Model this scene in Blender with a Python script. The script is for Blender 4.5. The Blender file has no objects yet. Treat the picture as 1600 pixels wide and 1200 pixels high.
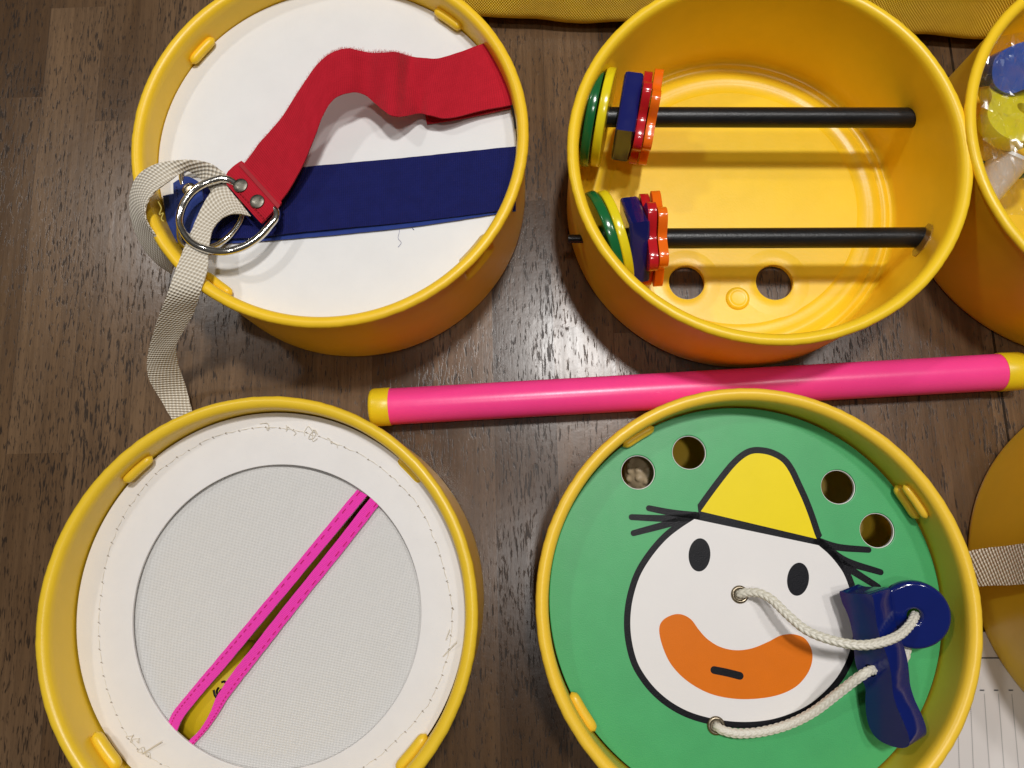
import bpy, bmesh, math, random
from mathutils import Vector, Matrix, noise as mnoise

random.seed(7)
PI = math.pi
S = bpy.context.scene
COL = S.collection

# ------------------------------------------------------------------ camera
F_PX, TILT, ROLL, CAM_H = 1153.855, 0.18569, -0.113405, 0.493802
cR, sR, cT, sT = math.cos(ROLL), math.sin(ROLL), math.cos(TILT), math.sin(TILT)
AX, AU, AF = Vector((1, 0, 0)), Vector((0, cT, sT)), Vector((0, sT, -cT))
C_RIGHT = AX * cR + AU * sR
C_UP = AX * (-sR) + AU * cR
CAM = Vector((0, 0, CAM_H))


def ray(px, py):
    return (C_RIGHT * (px - 800) + C_UP * (600 - py) + AF * F_PX)


def at(px, py, z=0.0):
    """point of the place at height z that the photo shows at (px, py)"""
    d = ray(px, py)
    return CAM + d * ((z - CAM_H) / d.z)


def make_camera():
    cd = bpy.data.cameras.new('camera')
    cd.sensor_fit = 'HORIZONTAL'
    cd.sensor_width = 36.0
    cd.lens = F_PX / 1600 * 36.0
    cd.clip_start = 0.01
    cd.clip_end = 50
    o = bpy.data.objects.new('camera', cd)
    COL.objects.link(o)
    m = Matrix((C_RIGHT, C_UP, -AF)).transposed().to_4x4()
    m.translation = CAM
    o.matrix_world = m
    S.camera = o


make_camera()

# ------------------------------------------------------------------ materials
MATS = {}


class NT:
    def __init__(self, name):
        self.m = bpy.data.materials.new(name)
        self.m.use_nodes = True
        self.t = self.m.node_tree
        self.t.nodes.clear()
        self.out = self.n('ShaderNodeOutputMaterial')
        self.b = self.n('ShaderNodeBsdfPrincipled')
        self.l(self.b.outputs[0], self.out.inputs['Surface'])

    def n(self, kind, **kw):
        nd = self.t.nodes.new(kind)
        for k, v in kw.items():
            setattr(nd, k, v)
        return nd

    def l(self, a, b):
        self.t.links.new(a, b)

    def set(self, **kw):
        for k, v in kw.items():
            s = self.b.inputs[k.replace('_', ' ')]
            s.default_value = v

    def math(self, op, a, b=None, c=None):
        nd = self.n('ShaderNodeMath', operation=op)
        for i, v in enumerate((a, b, c)):
            if v is None:
                continue
            if hasattr(v, 'links'):
                self.l(v, nd.inputs[i])
            else:
                nd.inputs[i].default_value = v
        return nd.outputs[0]

    def coords(self, which='Object', scale=(1, 1, 1), rot=(0, 0, 0), loc=(0, 0, 0)):
        tc = self.n('ShaderNodeTexCoord')
        mp = self.n('ShaderNodeMapping')
        mp.inputs['Scale'].default_value = scale
        mp.inputs['Rotation'].default_value = rot
        mp.inputs['Location'].default_value = loc
        self.l(tc.outputs[which], mp.inputs[0])
        return mp.outputs[0]

    def noise(self, vec, scale=5, detail=4, rough=.5, dist=0.0):
        nd = self.n('ShaderNodeTexNoise')
        nd.inputs['Scale'].default_value = scale
        nd.inputs['Detail'].default_value = detail
        nd.inputs['Roughness'].default_value = rough
        nd.inputs['Distortion'].default_value = dist
        self.l(vec, nd.inputs['Vector'])
        return nd.outputs['Fac']

    def ramp(self, fac, stops, interp='LINEAR'):
        nd = self.n('ShaderNodeValToRGB')
        cr = nd.color_ramp
        cr.interpolation = interp
        while len(cr.elements) < len(stops):
            cr.elements.new(.5)
        for e, (p, c) in zip(cr.elements, stops):
            e.position = p
            e.color = (c if len(c) == 4 else (*c, 1)) if hasattr(c, '__len__') else (c, c, c, 1)
        self.l(fac, nd.inputs[0])
        return nd.outputs[0]

    def mix(self, fac, a, b, blend='MIX'):
        nd = self.n('ShaderNodeMix', data_type='RGBA', blend_type=blend)
        for idx, v in ((0, fac), (6, a), (7, b)):
            if hasattr(v, 'links'):
                self.l(v, nd.inputs[idx])
            elif idx == 0:
                nd.inputs[0].default_value = v
            else:
                nd.inputs[idx].default_value = (*v, 1) if len(v) == 3 else v
        return nd.outputs[2]

    def bump(self, h, strength=.3, dist=.001, prev=None):
        nd = self.n('ShaderNodeBump')
        nd.inputs['Strength'].default_value = strength
        nd.inputs['Distance'].default_value = dist
        self.l(h, nd.inputs['Height'])
        if prev is not None:
            self.l(prev, nd.inputs['Normal'])
        self.l(nd.outputs[0], self.b.inputs['Normal'])
        return nd.outputs[0]

    def color(self, sock):
        self.l(sock, self.b.inputs['Base Color'])


def plastic(name, col, rough=.35, var=.06, peel=.12, peel_scale=900, spec=.5, specks=0.0, coat=0.0):
    k = NT(name)
    co = k.coords()
    n1 = k.noise(co, 45, 4, .6)
    lo = [c * (1 - var) for c in col]
    hi = [min(1, c * (1 + var)) for c in col]
    c = k.ramp(n1, [(.3, lo), (.7, hi)])
    if specks:
        n2 = k.noise(co, 1300, 2, .5)
        f = k.ramp(n2, [(.70 if specks >= .5 else .735, 0.0), (.76 if specks >= .5 else .78, 1.0)])
        c = k.mix(k.math('MULTIPLY', f, specks), c, [x * .35 for x in col])
    k.color(c)
    r = k.noise(co, 120, 4, .6)
    rr = k.n('ShaderNodeMapRange')
    rr.inputs['To Min'].default_value = rough - .06
    rr.inputs['To Max'].default_value = rough + .06
    k.l(r, rr.inputs[0])
    k.l(rr.outputs[0], k.b.inputs['Roughness'])
    k.set(Specular_IOR_Level=spec)
    if coat:
        k.set(Coat_Weight=coat, Coat_Roughness=.08)
    if peel:
        k.bump(k.noise(co, peel_scale, 2, .5), peel, .0006)
    MATS[name] = k.m
    return k.m


YEL = (.95, .605, .024)
plastic('tub_yellow', YEL, .36, .03, .10, 650, .45)
plastic('tub_yellow_warm', (.95, .63, .022), .34, .03, .08, 650, .45)
plastic('tub_yellow_lemon', (.85, .565, .030), .33, .03, .08, 650, .45)  # same yellow plastic, with local white balance put into the colour
plastic('tub_yellow_pale', (.92, .59, .042), .33, .03, .10, 650, .45)  # same plastic again, tinted for the white balance around its tub
plastic('white_panel', (.79, .785, .78), .40, .02, .05, 900, .4, specks=.35)
plastic('white_ring', (.81, .785, .77), .42, .025, .06, 900, .4, specks=.35)
plastic('green_panel', (.062, .385, .13), .40, .05, .15, 1400, .4, specks=.5)
plastic('print_white', (.80, .77, .755), .40, .01, .06, 1400, .35)
plastic('print_yellow', (.90, .70, .006), .42, .02, .1, 1400, .2)
plastic('print_orange', (.72, .165, .002), .42, .03, .12, 1400, .2)
plastic('print_black', (.005, .005, .008), .40, .3, .2, 1600, .18)
plastic('pink_tube', (1.0, .060, .30), .30, .03, .05, 300, .5)
plastic('cap_yellow', (.83, .60, .015), .35, .03, .05, 600, .45)
plastic('rod_black', (.008, .008, .009), .34, .3, .2, 900, .4)
plastic('bead_green', (.008, .13, .035), .16, .05, .03, 200, .55)
plastic('bead_yellow', (.80, .66, .012), .18, .03, .03, 200, .5)
plastic('bead_blue', (.008, .011, .115), .14, .05, .03, 200, .55)
plastic('bead_red', (.50, .010, .016), .15, .05, .03, 200, .55)
plastic('bead_orange', (.86, .15, .006), .16, .04, .03, 200, .5)
plastic('toy_blue', (.004, .012, .125), .12, .05, .05, 160, .55)
plastic('toy_light_blue', (.03, .09, .42), .25, .05, .03, 200, .5)
plastic('toy_lemon', (.80, .70, .02), .3, .03, .03, 200, .5)
plastic('toy_cream', (.84, .72, .16), .3, .03, .03, 200, .5)
plastic('toy_dark_green', (.01, .09, .05), .3, .05, .03, 200, .5)
plastic('toy_white', (.76, .76, .74), .35, .03, .03, 200, .5)
plastic('toy_duck', (.66, .46, .014), .35, .04, .05, 200, .5)  # yellow lowered: the weaker light inside the tub is put into the colour
plastic('toy_beige', (.55, .42, .26), .45, .08, .1, 300, .4)
plastic('glue', (.30, .17, .03), .25, .2, .3, 300, .5)
plastic('dark_slot', (.012, .009, .006), .7, .2, 0)
plastic('thread_white', (.72, .67, .57), .6, .1, 0)
plastic('thread_grey', (.36, .31, .25), .6, .2, 0)
plastic('thread_blue', (.05, .06, .25), .7, .1, 0)
plastic('thread_yellow', (.62, .50, .10), .7, .1, 0)
plastic('thread_red', (.36, .006, .014), .7, .1, 0)
plastic('thread_pink', (.62, .008, .16), .7, .1, 0)
plastic('fuzz_red', (.70, .03, .05), .8, .1, 0)
plastic('print_ink', (.09, .09, .10), .6, .1, 0)
plastic('paper_sheet', (.70, .66, .64), .65, .015, .1, 2000, .2)


def metal(name, col, rough):
    k = NT(name)
    k.set(Base_Color=(*col, 1), Metallic=1.0)
    co = k.coords()
    r = k.ramp(k.noise(co, 300, 4, .6), [(.3, rough * .6), (.75, rough * 1.6)])
    k.l(r, k.b.inputs['Roughness'])
    k.bump(k.noise(co, 260, 3, .6), .06, .0005)
    MATS[name] = k.m


metal('nickel', (.72, .70, .66), .11)
metal('gunmetal', (.15, .14, .115), .36)
metal('antique_brass', (.30, .25, .18), .30)


def fabric_tape(name, col, dark, fine=.055, rough=.85, sheen=.4):
    """close-knit tape: fine cross ribs over a noisy pile (UV in cm)"""
    k = NT(name)
    uv = k.coords('UV')
    sep = k.n('ShaderNodeSeparateXYZ')
    k.l(uv, sep.inputs[0])
    w = k.math('SINE', k.math('MULTIPLY', sep.outputs[0], 2 * PI / fine))
    v = k.math('SINE', k.math('MULTIPLY', sep.outputs[1], 2 * PI / (fine * 1.3)))
    n1 = k.noise(uv, 30, 3, .7)
    n2 = k.noise(uv, 1.3, 4, .6)
    h = k.math('ADD', k.math('MULTIPLY', w, .35), k.math('ADD', k.math('MULTIPLY', v, .12), k.math('MULTIPLY', n1, 1.6)))
    f = k.ramp(k.math('ADD', k.math('MULTIPLY', n1, .6), k.math('ADD', k.math('MULTIPLY', n2, .35), k.math('MULTIPLY', w, .09))), [(.25, dark), (.72, col)])
    k.color(f)
    k.set(Roughness=rough, Specular_IOR_Level=.2, Sheen_Weight=sheen, Sheen_Roughness=.5)
    k.bump(h, .55, .0005)
    MATS[name] = k.m


fabric_tape('red_tape', (.62, .014, .034), (.41, .006, .018), .12, .85, .06)
fabric_tape('blue_tape', (.009, .014, .140), (.003, .005, .062), .13, .8, .06)
fabric_tape('blue_loop_tape', (.03, .07, .36), (.012, .03, .18), .06, .9, .3)
fabric_tape('pink_ribbon', (1.0, .055, .54), (.95, .04, .46), .085, .7, .3)


def webbing():
    k = NT('webbing')
    uv = k.coords('UV', rot=(0, 0, .18))
    sep = k.n('ShaderNodeSeparateXYZ')
    k.l(uv, sep.inputs[0])
    u, v = sep.outputs[0], sep.outputs[1]
    a = k.math('SINE', k.math('MULTIPLY', k.math('ADD', k.math('DIVIDE', u, .33), k.math('DIVIDE', v, .68)), 2 * PI))
    b = k.math('SINE', k.math('MULTIPLY', k.math('SUBTRACT', k.math('DIVIDE', u, .48), k.math('DIVIDE', v, .38)), 2 * PI))
    h0 = k.math('ADD', k.math('MULTIPLY', k.math('MULTIPLY', a, b), .5), .5)
    n = k.noise(uv, 14, 3, .6)
    k.color(k.ramp(k.math('ADD', h0, k.math('MULTIPLY', n, .3)), [(.12, (.44, .37, .27)), (.60, (.70, .62, .49)), (1.0, (.95, .89, .77))]))
    k.set(Roughness=.5, Specular_IOR_Level=.45, Sheen_Weight=.2)
    k.bump(k.math('ADD', h0, k.math('MULTIPLY', n, .2)), .8, .0011)
    MATS['webbing'] = k.m


webbing()


def satin():
    k = NT('satin_cloth')
    uv = k.coords('UV')
    sep = k.n('ShaderNodeSeparateXYZ')
    k.l(uv, sep.inputs[0])
    a = k.math('SINE', k.math('MULTIPLY', sep.outputs[0], 2 * PI / .12))
    b = k.math('SINE', k.math('MULTIPLY', sep.outputs[1], 2 * PI / .12))
    h = k.math('MULTIPLY', a, b)
    st = k.noise(k.coords('UV', (.25, 6, 1)), 3.0, 4, .7)
    c = k.ramp(st, [(.3, (.68, .665, .64)), (.7, (.75, .735, .715))])
    k.color(c)
    k.set(Roughness=.36, Specular_IOR_Level=.55, Sheen_Weight=.2)
    bmp = k.bump(h, .45, .0004)
    k.bump(st, .06, .0008, bmp)
    MATS['satin_cloth'] = k.m


satin()


def nylon():
    k = NT('yellow_nylon')
    co = k.coords('UV')
    sep = k.n('ShaderNodeSeparateXYZ')
    k.l(co, sep.inputs[0])
    a = k.math('SINE', k.math('MULTIPLY', sep.outputs[0], 2 * PI / .19))
    b = k.math('SINE', k.math('MULTIPLY', sep.outputs[1], 2 * PI / .19))
    h = k.math('MULTIPLY', a, b)
    n = k.noise(co, .6, 4, .6)
    c = k.ramp(k.math('ADD', k.math('MULTIPLY', h, .2), n), [(.3, (.84, .53, .010)), (.8, (.97, .66, .018))])
    k.color(c)
    k.set(Roughness=.45, Specular_IOR_Level=.45)
    k.bump(h, .7, .0009)
    MATS['yellow_nylon'] = k.m


nylon()


def cordmat():
    k = NT('cord')
    uv = k.coords('UV')
    n = k.noise(k.coords('UV', (40, 3, 1)), 3, 3, .6)
    c = k.ramp(n, [(.3, (.62, .58, .48)), (.7, (.82, .79, .70))])
    k.color(c)
    k.set(Roughness=.45, Specular_IOR_Level=.5)
    MATS['cord'] = k.m


cordmat()


def clearfilm():
    k = NT('clear_film')
    k.t.nodes.remove(k.b)
    tr = k.n('ShaderNodeBsdfTransparent')
    tr.inputs[0].default_value = (.96, .96, .96, 1)
    gl = k.n('ShaderNodeBsdfGlossy')
    gl.inputs['Roughness'].default_value = .22
    gl.inputs['Color'].default_value = (1, 1, 1, 1)
    fr = k.n('ShaderNodeLayerWeight')
    fr.inputs[0].default_value = .5
    mx = k.n('ShaderNodeMixShader')
    f2 = k.math('ADD', k.math('MULTIPLY', k.math('POWER', fr.outputs['Facing'], 4.0), .75), .095)
    k.l(f2, mx.inputs[0])
    k.l(tr.outputs[0], mx.inputs[1])
    k.l(gl.outputs[0], mx.inputs[2])
    df = k.n('ShaderNodeBsdfTranslucent')
    df.inputs[0].default_value = (.9, .9, .9, 1)
    mx2 = k.n('ShaderNodeMixShader')
    mx2.inputs[0].default_value = .035
    k.l(mx.outputs[0], mx2.inputs[1])
    k.l(df.outputs[0], mx2.inputs[2])
    vo = k.n('ShaderNodeTexVoronoi', feature='DISTANCE_TO_EDGE')
    vo.inputs['Scale'].default_value = 34
    nz = k.noise(k.coords(), 60, 3, .6)
    k.l(k.coords('Object', (1, .55, 1), (0, 0, .5)), vo.inputs['Vector'])
    bp = k.n('ShaderNodeBump')
    bp.inputs['Strength'].default_value = .10
    bp.inputs['Distance'].default_value = .004
    k.l(k.math('ADD', vo.outputs['Distance'], k.math('MULTIPLY', nz, .12)), bp.inputs['Height'])
    k.l(bp.outputs[0], gl.inputs['Normal'])
    k.l(mx2.outputs[0], k.out.inputs['Surface'])
    MATS['clear_film'] = k.m


clearfilm()

GRAIN = math.radians(5.0)          # the boards run a little clockwise of +y


def wood():
    k = NT('walnut_boards')
    co = k.coords('Object', rot=(0, 0, GRAIN))
    sep = k.n('ShaderNodeSeparateXYZ')
    k.l(co, sep.inputs[0])
    x, y = sep.outputs[0], sep.outputs[1]
    wav = k.noise(k.coords('Object', (3, 3, 1)), 2, 2, .5)
    W = .0415
    xs = k.math('ADD', x, .0205)
    idx = k.math('FLOOR', k.math('DIVIDE', xs, W))
    wn = k.n('ShaderNodeTexWhiteNoise', noise_dimensions='1D')
    k.l(idx, wn.inputs['W'])
    ys = k.math('ADD', y, k.math('MULTIPLY', wn.outputs['Value'], 3.7))
    idy = k.math('FLOOR', k.math('DIVIDE', ys, .34))
    wn2 = k.n('ShaderNodeTexWhiteNoise', noise_dimensions='2D')
    cb = k.n('ShaderNodeCombineXYZ')
    k.l(idx, cb.inputs[0])
    k.l(idy, cb.inputs[1])
    k.l(cb.outputs[0], wn2.inputs['Vector'])
    # per-board shifted coordinates for grain
    sh = k.n('ShaderNodeVectorMath', operation='MULTIPLY_ADD')
    k.l(wn2.outputs['Color'], sh.inputs[0])
    sh.inputs[1].default_value = (7, 7, 7)
    k.l(co, sh.inputs[2])

    def stretched(sx, sy, sc, det, rough=.6, dist=0.0):
        mp = k.n('ShaderNodeMapping')
        mp.inputs['Scale'].default_value = (sx, sy, 1)
        k.l(sh.outputs[0], mp.inputs[0])
        return k.noise(mp.outputs[0], sc, det, rough, dist)
    tone = k.math('ADD', k.math('MULTIPLY', wn2.outputs['Value'], .52), k.math('MULTIPLY', stretched(26, 3.2, 1, 5, .6, .6), .72))
    base = k.ramp(tone, [(.22, (.046, .0225, .0090)), (.50, (.096, .052, .0235)), (.84, (.172, .103, .054))])
    grain = stretched(330, 12, 1, 6, .7, .3)
    base = k.mix(k.math('MULTIPLY', k.ramp(grain, [(.42, 1.0), (.60, 0.0)]), .35), base, (.038, .022, .013))
    # pores: short dark dashes along the grain, thicker in some areas
    dens = stretched(30, 9, 1, 3, .6)
    pn = stretched(760, 110, 1, 3, .55, .3)
    th = k.math('SUBTRACT', pn, k.math('MULTIPLY', k.math('SUBTRACT', dens, .5), -.30))
    pores = k.ramp(th, [(.565, 0.0), (.65, 1.0)])
    base = k.mix(k.math('MULTIPLY', pores, .80), base, (.009, .0055, .004))
    fine = stretched(1500, 150, 1, 2, .5)
    base = k.mix(k.math('MULTIPLY', k.ramp(fine, [(.62, 0.0), (.70, 1.0)]), .45), base, (.022, .013, .008))
    # joints between the boards
    fx = k.math('FRACT', k.math('DIVIDE', xs, W))
    dx = k.math('MULTIPLY', k.math('MINIMUM', fx, k.math('SUBTRACT', 1.0, fx)), W)
    joint = k.math('LESS_THAN', dx, .00030)
    base = k.mix(k.math('MULTIPLY', joint, .45), base, (.03, .02, .014))
    # one open seam of the table top
    seam = k.math('LESS_THAN', k.math('ABSOLUTE', k.math('SUBTRACT', x, SEAM_X)), .0009)
    base = k.mix(k.math('MULTIPLY', seam, .9), base, (.006, .004, .003))
    k.color(base)
    rr = k.ramp(stretched(120, 14, 1, 4), [(.3, .22), (.7, .27)])
    k.l(k.math('ADD', rr, k.math('MULTIPLY', pores, .16)), k.b.inputs['Roughness'])
    k.l(k.math('SUBTRACT', .32, k.math('MULTIPLY', pores, .08)), k.b.inputs['Specular IOR Level'])
    h = k.math('SUBTRACT', k.math('MULTIPLY', grain, .5), k.math('ADD', k.math('MULTIPLY', pores, .8), k.math('MULTIPLY', seam, 3.0)))
    h = k.math('ADD', h, k.math('MULTIPLY', k.noise(k.coords('Object'), 150, 3, .6), .9))
    k.bump(h, .13, .0005)
    MATS['walnut_boards'] = k.m


_s = at(1548, 500, 0)
_s = Matrix.Rotation(GRAIN, 3, 'Z') @ _s
SEAM_X = _s.x
wood()

# ------------------------------------------------------------------ helpers
WM = {}          # world matrix of every thing / part


def smooth(me, ang=35):
    for p in me.polygons:
        p.use_smooth = True
    try:
        me.set_sharp_from_angle(angle=math.radians(ang))
    except Exception:
        pass


def obj(name, bm, mat, parent=None, ang=35, loc=None, label=None):
    """links bm (given in world coordinates) as ONE mesh object"""
    if parent is not None:
        M = WM[parent.name]
    else:
        M = Matrix.Translation(loc) if loc is not None else Matrix.Identity(4)
    bm.transform(M.inverted())
    me = bpy.data.meshes.new(name)
    bm.to_mesh(me)
    bm.free()
    if not isinstance(mat, (list, tuple)):
        mat = [mat]
    for m in mat:
        me.materials.append(MATS[m])
    smooth(me, ang)
    o = bpy.data.objects.new(name, me)
    COL.objects.link(o)
    if parent is not None:
        o.parent = parent
    else:
        o.matrix_world = M
    WM[o.name] = M.copy()
    if label:
        o['label'] = label
    return o


def tag(o, label, cat, group=None, kind=None):
    if label:
        o['label'] = label
    if cat:
        o['category'] = cat
    if group:
        o['group'] = group
    if kind:
        o['kind'] = kind
    return o


def thing(name, loc, label, cat, group=None, M=None):
    o = bpy.data.objects.new(name, None)
    o.empty_display_size = .01
    COL.objects.link(o)
    W = M.copy() if M is not None else Matrix.Translation(loc)
    o.matrix_world = W
    WM[o.name] = W
    return tag(o, label, cat, group)


def lathe(bm, prof, segs=96, c=(0, 0, 0), M=None, close=False, fn=None):
    c = Vector(c)
    rings = []
    for (r, z) in prof:
        if r < 1e-7:
            v = Vector((0, 0, z))
            rings.append([bm.verts.new((M @ v if M else v) + c)])
            continue
        ring = []
        for i in range(segs):
            a = 2 * PI * i / segs
            rr = r if fn is None else fn(r, z, a)
            v = Vector((rr * math.cos(a), rr * math.sin(a), z))
            ring.append(bm.verts.new((M @ v if M else v) + c))
        rings.append(ring)
    pairs = list(zip(rings[:-1], rings[1:]))
    if close:
        pairs.append((rings[-1], rings[0]))
    for A, B in pairs:
        if len(A) == 1 and len(B) == 1:
            continue
        for i in range(segs):
            j = (i + 1) % segs
            if len(A) == 1:
                f = (A[0], B[i], B[j])
            elif len(B) == 1:
                f = (A[i], B[0], A[j])
            else:
                f = (A[i], B[i], B[j], A[j])
            try:
                bm.faces.new(f)
            except ValueError:
                pass
    bmesh.ops.recalc_face_normals(bm, faces=bm.faces)
    return bm


def cr(pts, n):
    """Catmull-Rom resampling of a list of equally long vectors"""
    P = [Vector(p) for p in pts]
    out = []
    m = len(P) - 1
    for k in range(n + 1):
        t = k / n * m
        i = min(int(t), m - 1)
        u = t - i
        p1, p2 = P[i], P[i + 1]
        p0 = P[i - 1] if i > 0 else p1 * 2 - p2
        p3 = P[i + 2] if i + 2 <= m else p2 * 2 - p1
        out.append(.5 * ((2 * p1) + (p2 - p0) * u + (2 * p0 - 5 * p1 + 4 * p2 - p3) * u * u + (3 * p1 - p0 - 3 * p2 + p3) * u ** 3))
    return out


def even(pts, step):
    """resample a dense polyline to equal steps"""
    L = [0]
    for a, b in zip(pts, pts[1:]):
        L.append(L[-1] + (b - a).length)
    n = max(2, int(L[-1] / step))
    out, i = [], 0
    for k in range(n + 1):
        s = L[-1] * k / n
        while i < len(pts) - 2 and L[i + 1] < s:
            i += 1
        d = L[i + 1] - L[i]
        u = 0 if d < 1e-9 else (s - L[i]) / d
        out.append(pts[i].lerp(pts[i + 1], max(0, min(1, u))))
    return out


def sweep(bm, pts, r, sides=10, cap=True, rfn=None, uv=False, closed=False):
    """tube along pts; rfn(s, angle) scales the radius"""
    n = len(pts)
    tang = []
    for i in range(n):
        if closed:
            t = pts[(i + 1) % n] - pts[i - 1]
        else:
            t = pts[min(i + 1, n - 1)] - pts[max(i - 1, 0)]
        tang.append(t.normalized() if t.length > 1e-9 else Vector((1, 0, 0)))
    up = Vector((0, 0, 1))
    if abs(tang[0].dot(up)) > .95:
        up = Vector((1, 0, 0))
    nrm = (up - tang[0] * up.dot(tang[0])).normalized()
    rings, s = [], 0
    S_ = []
    for i in range(n):
        if i:
            s += (pts[i] - pts[i - 1]).length
            nrm = (nrm - tang[i] * nrm.dot(tang[i]))
            nrm = nrm.normalized() if nrm.length > 1e-9 else Vector((0, 0, 1))
        b = tang[i].cross(nrm)
        ring = []
        for k in range(sides):
            a = 2 * PI * k / sides
            q = (r(i / (n - 1)) if callable(r) else r) * (rfn(s, a) if rfn else 1)
            ring.append(bm.verts.new(pts[i] + (nrm * math.cos(a) + b * math.sin(a)) * q))
        rings.append(ring)
        S_.append(s)
    lay = bm.loops.layers.uv.verify() if uv else None
    rng = range(n if closed else n - 1)
    for i in rng:
        A, B = rings[i], rings[(i + 1) % n]
        for k in range(sides):
            j = (k + 1) % sides
            f = bm.faces.new((A[k], A[j], B[j], B[k]))
            if uv:
                for lp, (su, kv) in zip(f.loops, ((S_[i], k), (S_[i], k + 1), (S_[(i + 1) % n], k + 1), (S_[(i + 1) % n], k))):
                    lp[lay].uv = (su * 100, kv / sides)
    if cap and not closed:
        for ring in (rings[0], rings[-1]):
            try:
                bm.faces.new(ring)
            except ValueError:
                pass
    bmesh.ops.recalc_face_normals(bm, faces=bm.faces)
    return bm


def ribbon(bm, A, B, t=.0012, n=80, m=8, wob=0.0, seed=0, crown=0.0):
    """band between two edge polylines (3-D), closed, UV in cm"""
    A, B = cr(A, n), cr(B, n)
    for i in range(n + 1):
        d_ = (B[i] - A[i]).normalized()
        A[i] = A[i] + d_ * .00022 * mnoise.noise(Vector((i * 40 / n, seed + 1.3, 0)))
        B[i] = B[i] + d_ * .00022 * mnoise.noise(Vector((i * 40 / n, seed + 9.3, 4)))
    lay = bm.loops.layers.uv.verify()
    G = [[A[i].lerp(B[i], j / m) for j in range(m + 1)] for i in range(n + 1)]
    U = [0]
    for i in range(n):
        U.append(U[-1] + (A[i + 1].lerp(B[i + 1], .5) - A[i].lerp(B[i], .5)).length)
    Wd = [(B[i] - A[i]).length for i in range(n + 1)]
    top, bot = [], []
    prev = None
    for i in range(n + 1):
        rt, rb = [], []
        for j in range(m + 1):
            du = G[min(i + 1, n)][j] - G[max(i - 1, 0)][j]
            dv = G[i][min(j + 1, m)] - G[i][max(j - 1, 0)]
            nn = du.cross(dv)
            nn = nn.normalized() if nn.length > 1e-12 else Vector((0, 0, 1))
            if prev is not None and nn.dot(prev) < -.2 and j == 0 and False:
                nn = -nn
            p = G[i][j]
            q = j / m
            off = crown * 4 * q * (1 - q)
            if wob:
                off += wob * mnoise.noise(Vector((U[i] * 60 + seed, q * 1.5, seed)))
            e = t * .5 * (1 if 0 < j < m else .6)
            rt.append(bm.verts.new(p + nn * (off + e)))
            rb.append(bm.verts.new(p + nn * (off - e)))
        top.append(rt)
        bot.append(rb)

    def quad(v, uvs):
        f = bm.faces.new(v)
        for lp, c in zip(f.loops, uvs):
            lp[lay].uv = c
    for i in range(n):
        for j in range(m):
            u0, u1 = U[i] * 100, U[i + 1] * 100
            v0, v1 = Wd[i] * j / m * 100, Wd[i] * (j + 1) / m * 100
            quad((top[i][j], top[i][j + 1], top[i + 1][j + 1], top[i + 1][j]), ((u0, v0), (u0, v1), (u1, v1), (u1, v0)))
            quad((bot[i][j], bot[i + 1][j], bot[i + 1][j + 1], bot[i][j + 1]), ((u0, v0), (u1, v0), (u1, v1), (u0, v1)))
        for j in (0, m):
            uv = ((U[i] * 100, 0), (U[i + 1] * 100, 0), (U[i + 1] * 100, .1), (U[i] * 100, .1))
            quad((top[i][j], top[i + 1][j], bot[i + 1][j], bot[i][j]), uv)
    for i in (0, n):
        for j in range(m):
            quad((top[i][j], bot[i][j], bot[i][j + 1], top[i][j + 1]), ((0, 0), (0, .1), (.1, .1), (.1, 0)))
    bmesh.ops.recalc_face_normals(bm, faces=bm.faces)
    return bm


def circle2(cx, cy, r, n=48, ph=0):
    return [(cx + r * math.cos(ph + 2 * PI * i / n), cy + r * math.sin(ph + 2 * PI * i / n)) for i in range(n)]


def plate(bm, outer, holes=(), z0=0, z1=.002, M=None, bevel=0, segs=2, hole_bevel=0):
    """flat plate with holes; 2-D outlines, extruded from z0 to z1"""
    tmp = bmesh.new()
    edges = []
    for loop in [outer] + list(holes):
        vs = [tmp.verts.new((x, y, z0)) for x, y in loop]
        for a, b in zip(vs, vs[1:] + vs[:1]):
            edges.append(tmp.edges.new((a, b)))
    if holes:
        bmesh.ops.triangle_fill(tmp, use_beauty=True, edges=edges)
    else:
        tmp.verts.ensure_lookup_table()
        tmp.faces.new(tmp.verts[:])
    r = bmesh.ops.extrude_face_region(tmp, geom=tmp.faces[:])
    vs = [v for v in r['geom'] if isinstance(v, bmesh.types.BMVert)]
    bmesh.ops.translate(tmp, verts=vs, vec=(0, 0, z1 - z0))
    bmesh.ops.recalc_face_normals(tmp, faces=tmp.faces)
    if bevel:
        es = [e for e in tmp.edges if len(e.link_faces) == 2 and e.calc_face_angle(0) > 1.0
              and abs(e.verts[0].co.z - e.verts[1].co.z) < 1e-9]
        bmesh.ops.bevel(tmp, geom=es, offset=bevel, segments=segs, affect='EDGES', profile=.5, clamp_overlap=True)
        for sg in (1, -1):
            reg = [f for f in tmp.faces if f.normal.z * sg > .999 and abs(f.calc_center_median().z - (z1 if sg * (z1 - z0) > 0 else z0)) < 1e-7]
            if reg:
                bmesh.ops.inset_region(tmp, faces=reg, thickness=bevel * .12, use_even_offset=True)
    if M is not None:
        tmp.transform(M)
    me = bpy.data.meshes.new('tmp')
    tmp.to_mesh(me)
    tmp.free()
    bm.from_mesh(me)
    bpy.data.meshes.remove(me)
    return bm


def smooth_loop(pts, k=6):
    """closed Catmull-Rom outline"""
    n = len(pts)
    out = []
    P = [Vector((p[0], p[1], 0)) for p in pts]
    for i in range(n):
        p0, p1, p2, p3 = P[i - 1], P[i], P[(i + 1) % n], P[(i + 2) % n]
        for q in range(k):
            u = q / k
            v = .5 * ((2 * p1) + (p2 - p0) * u + (2 * p0 - 5 * p1 + 4 * p2 - p3) * u * u + (3 * p1 - p0 - 3 * p2 + p3) * u ** 3)
            out.append((v.x, v.y))
    return out


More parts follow.
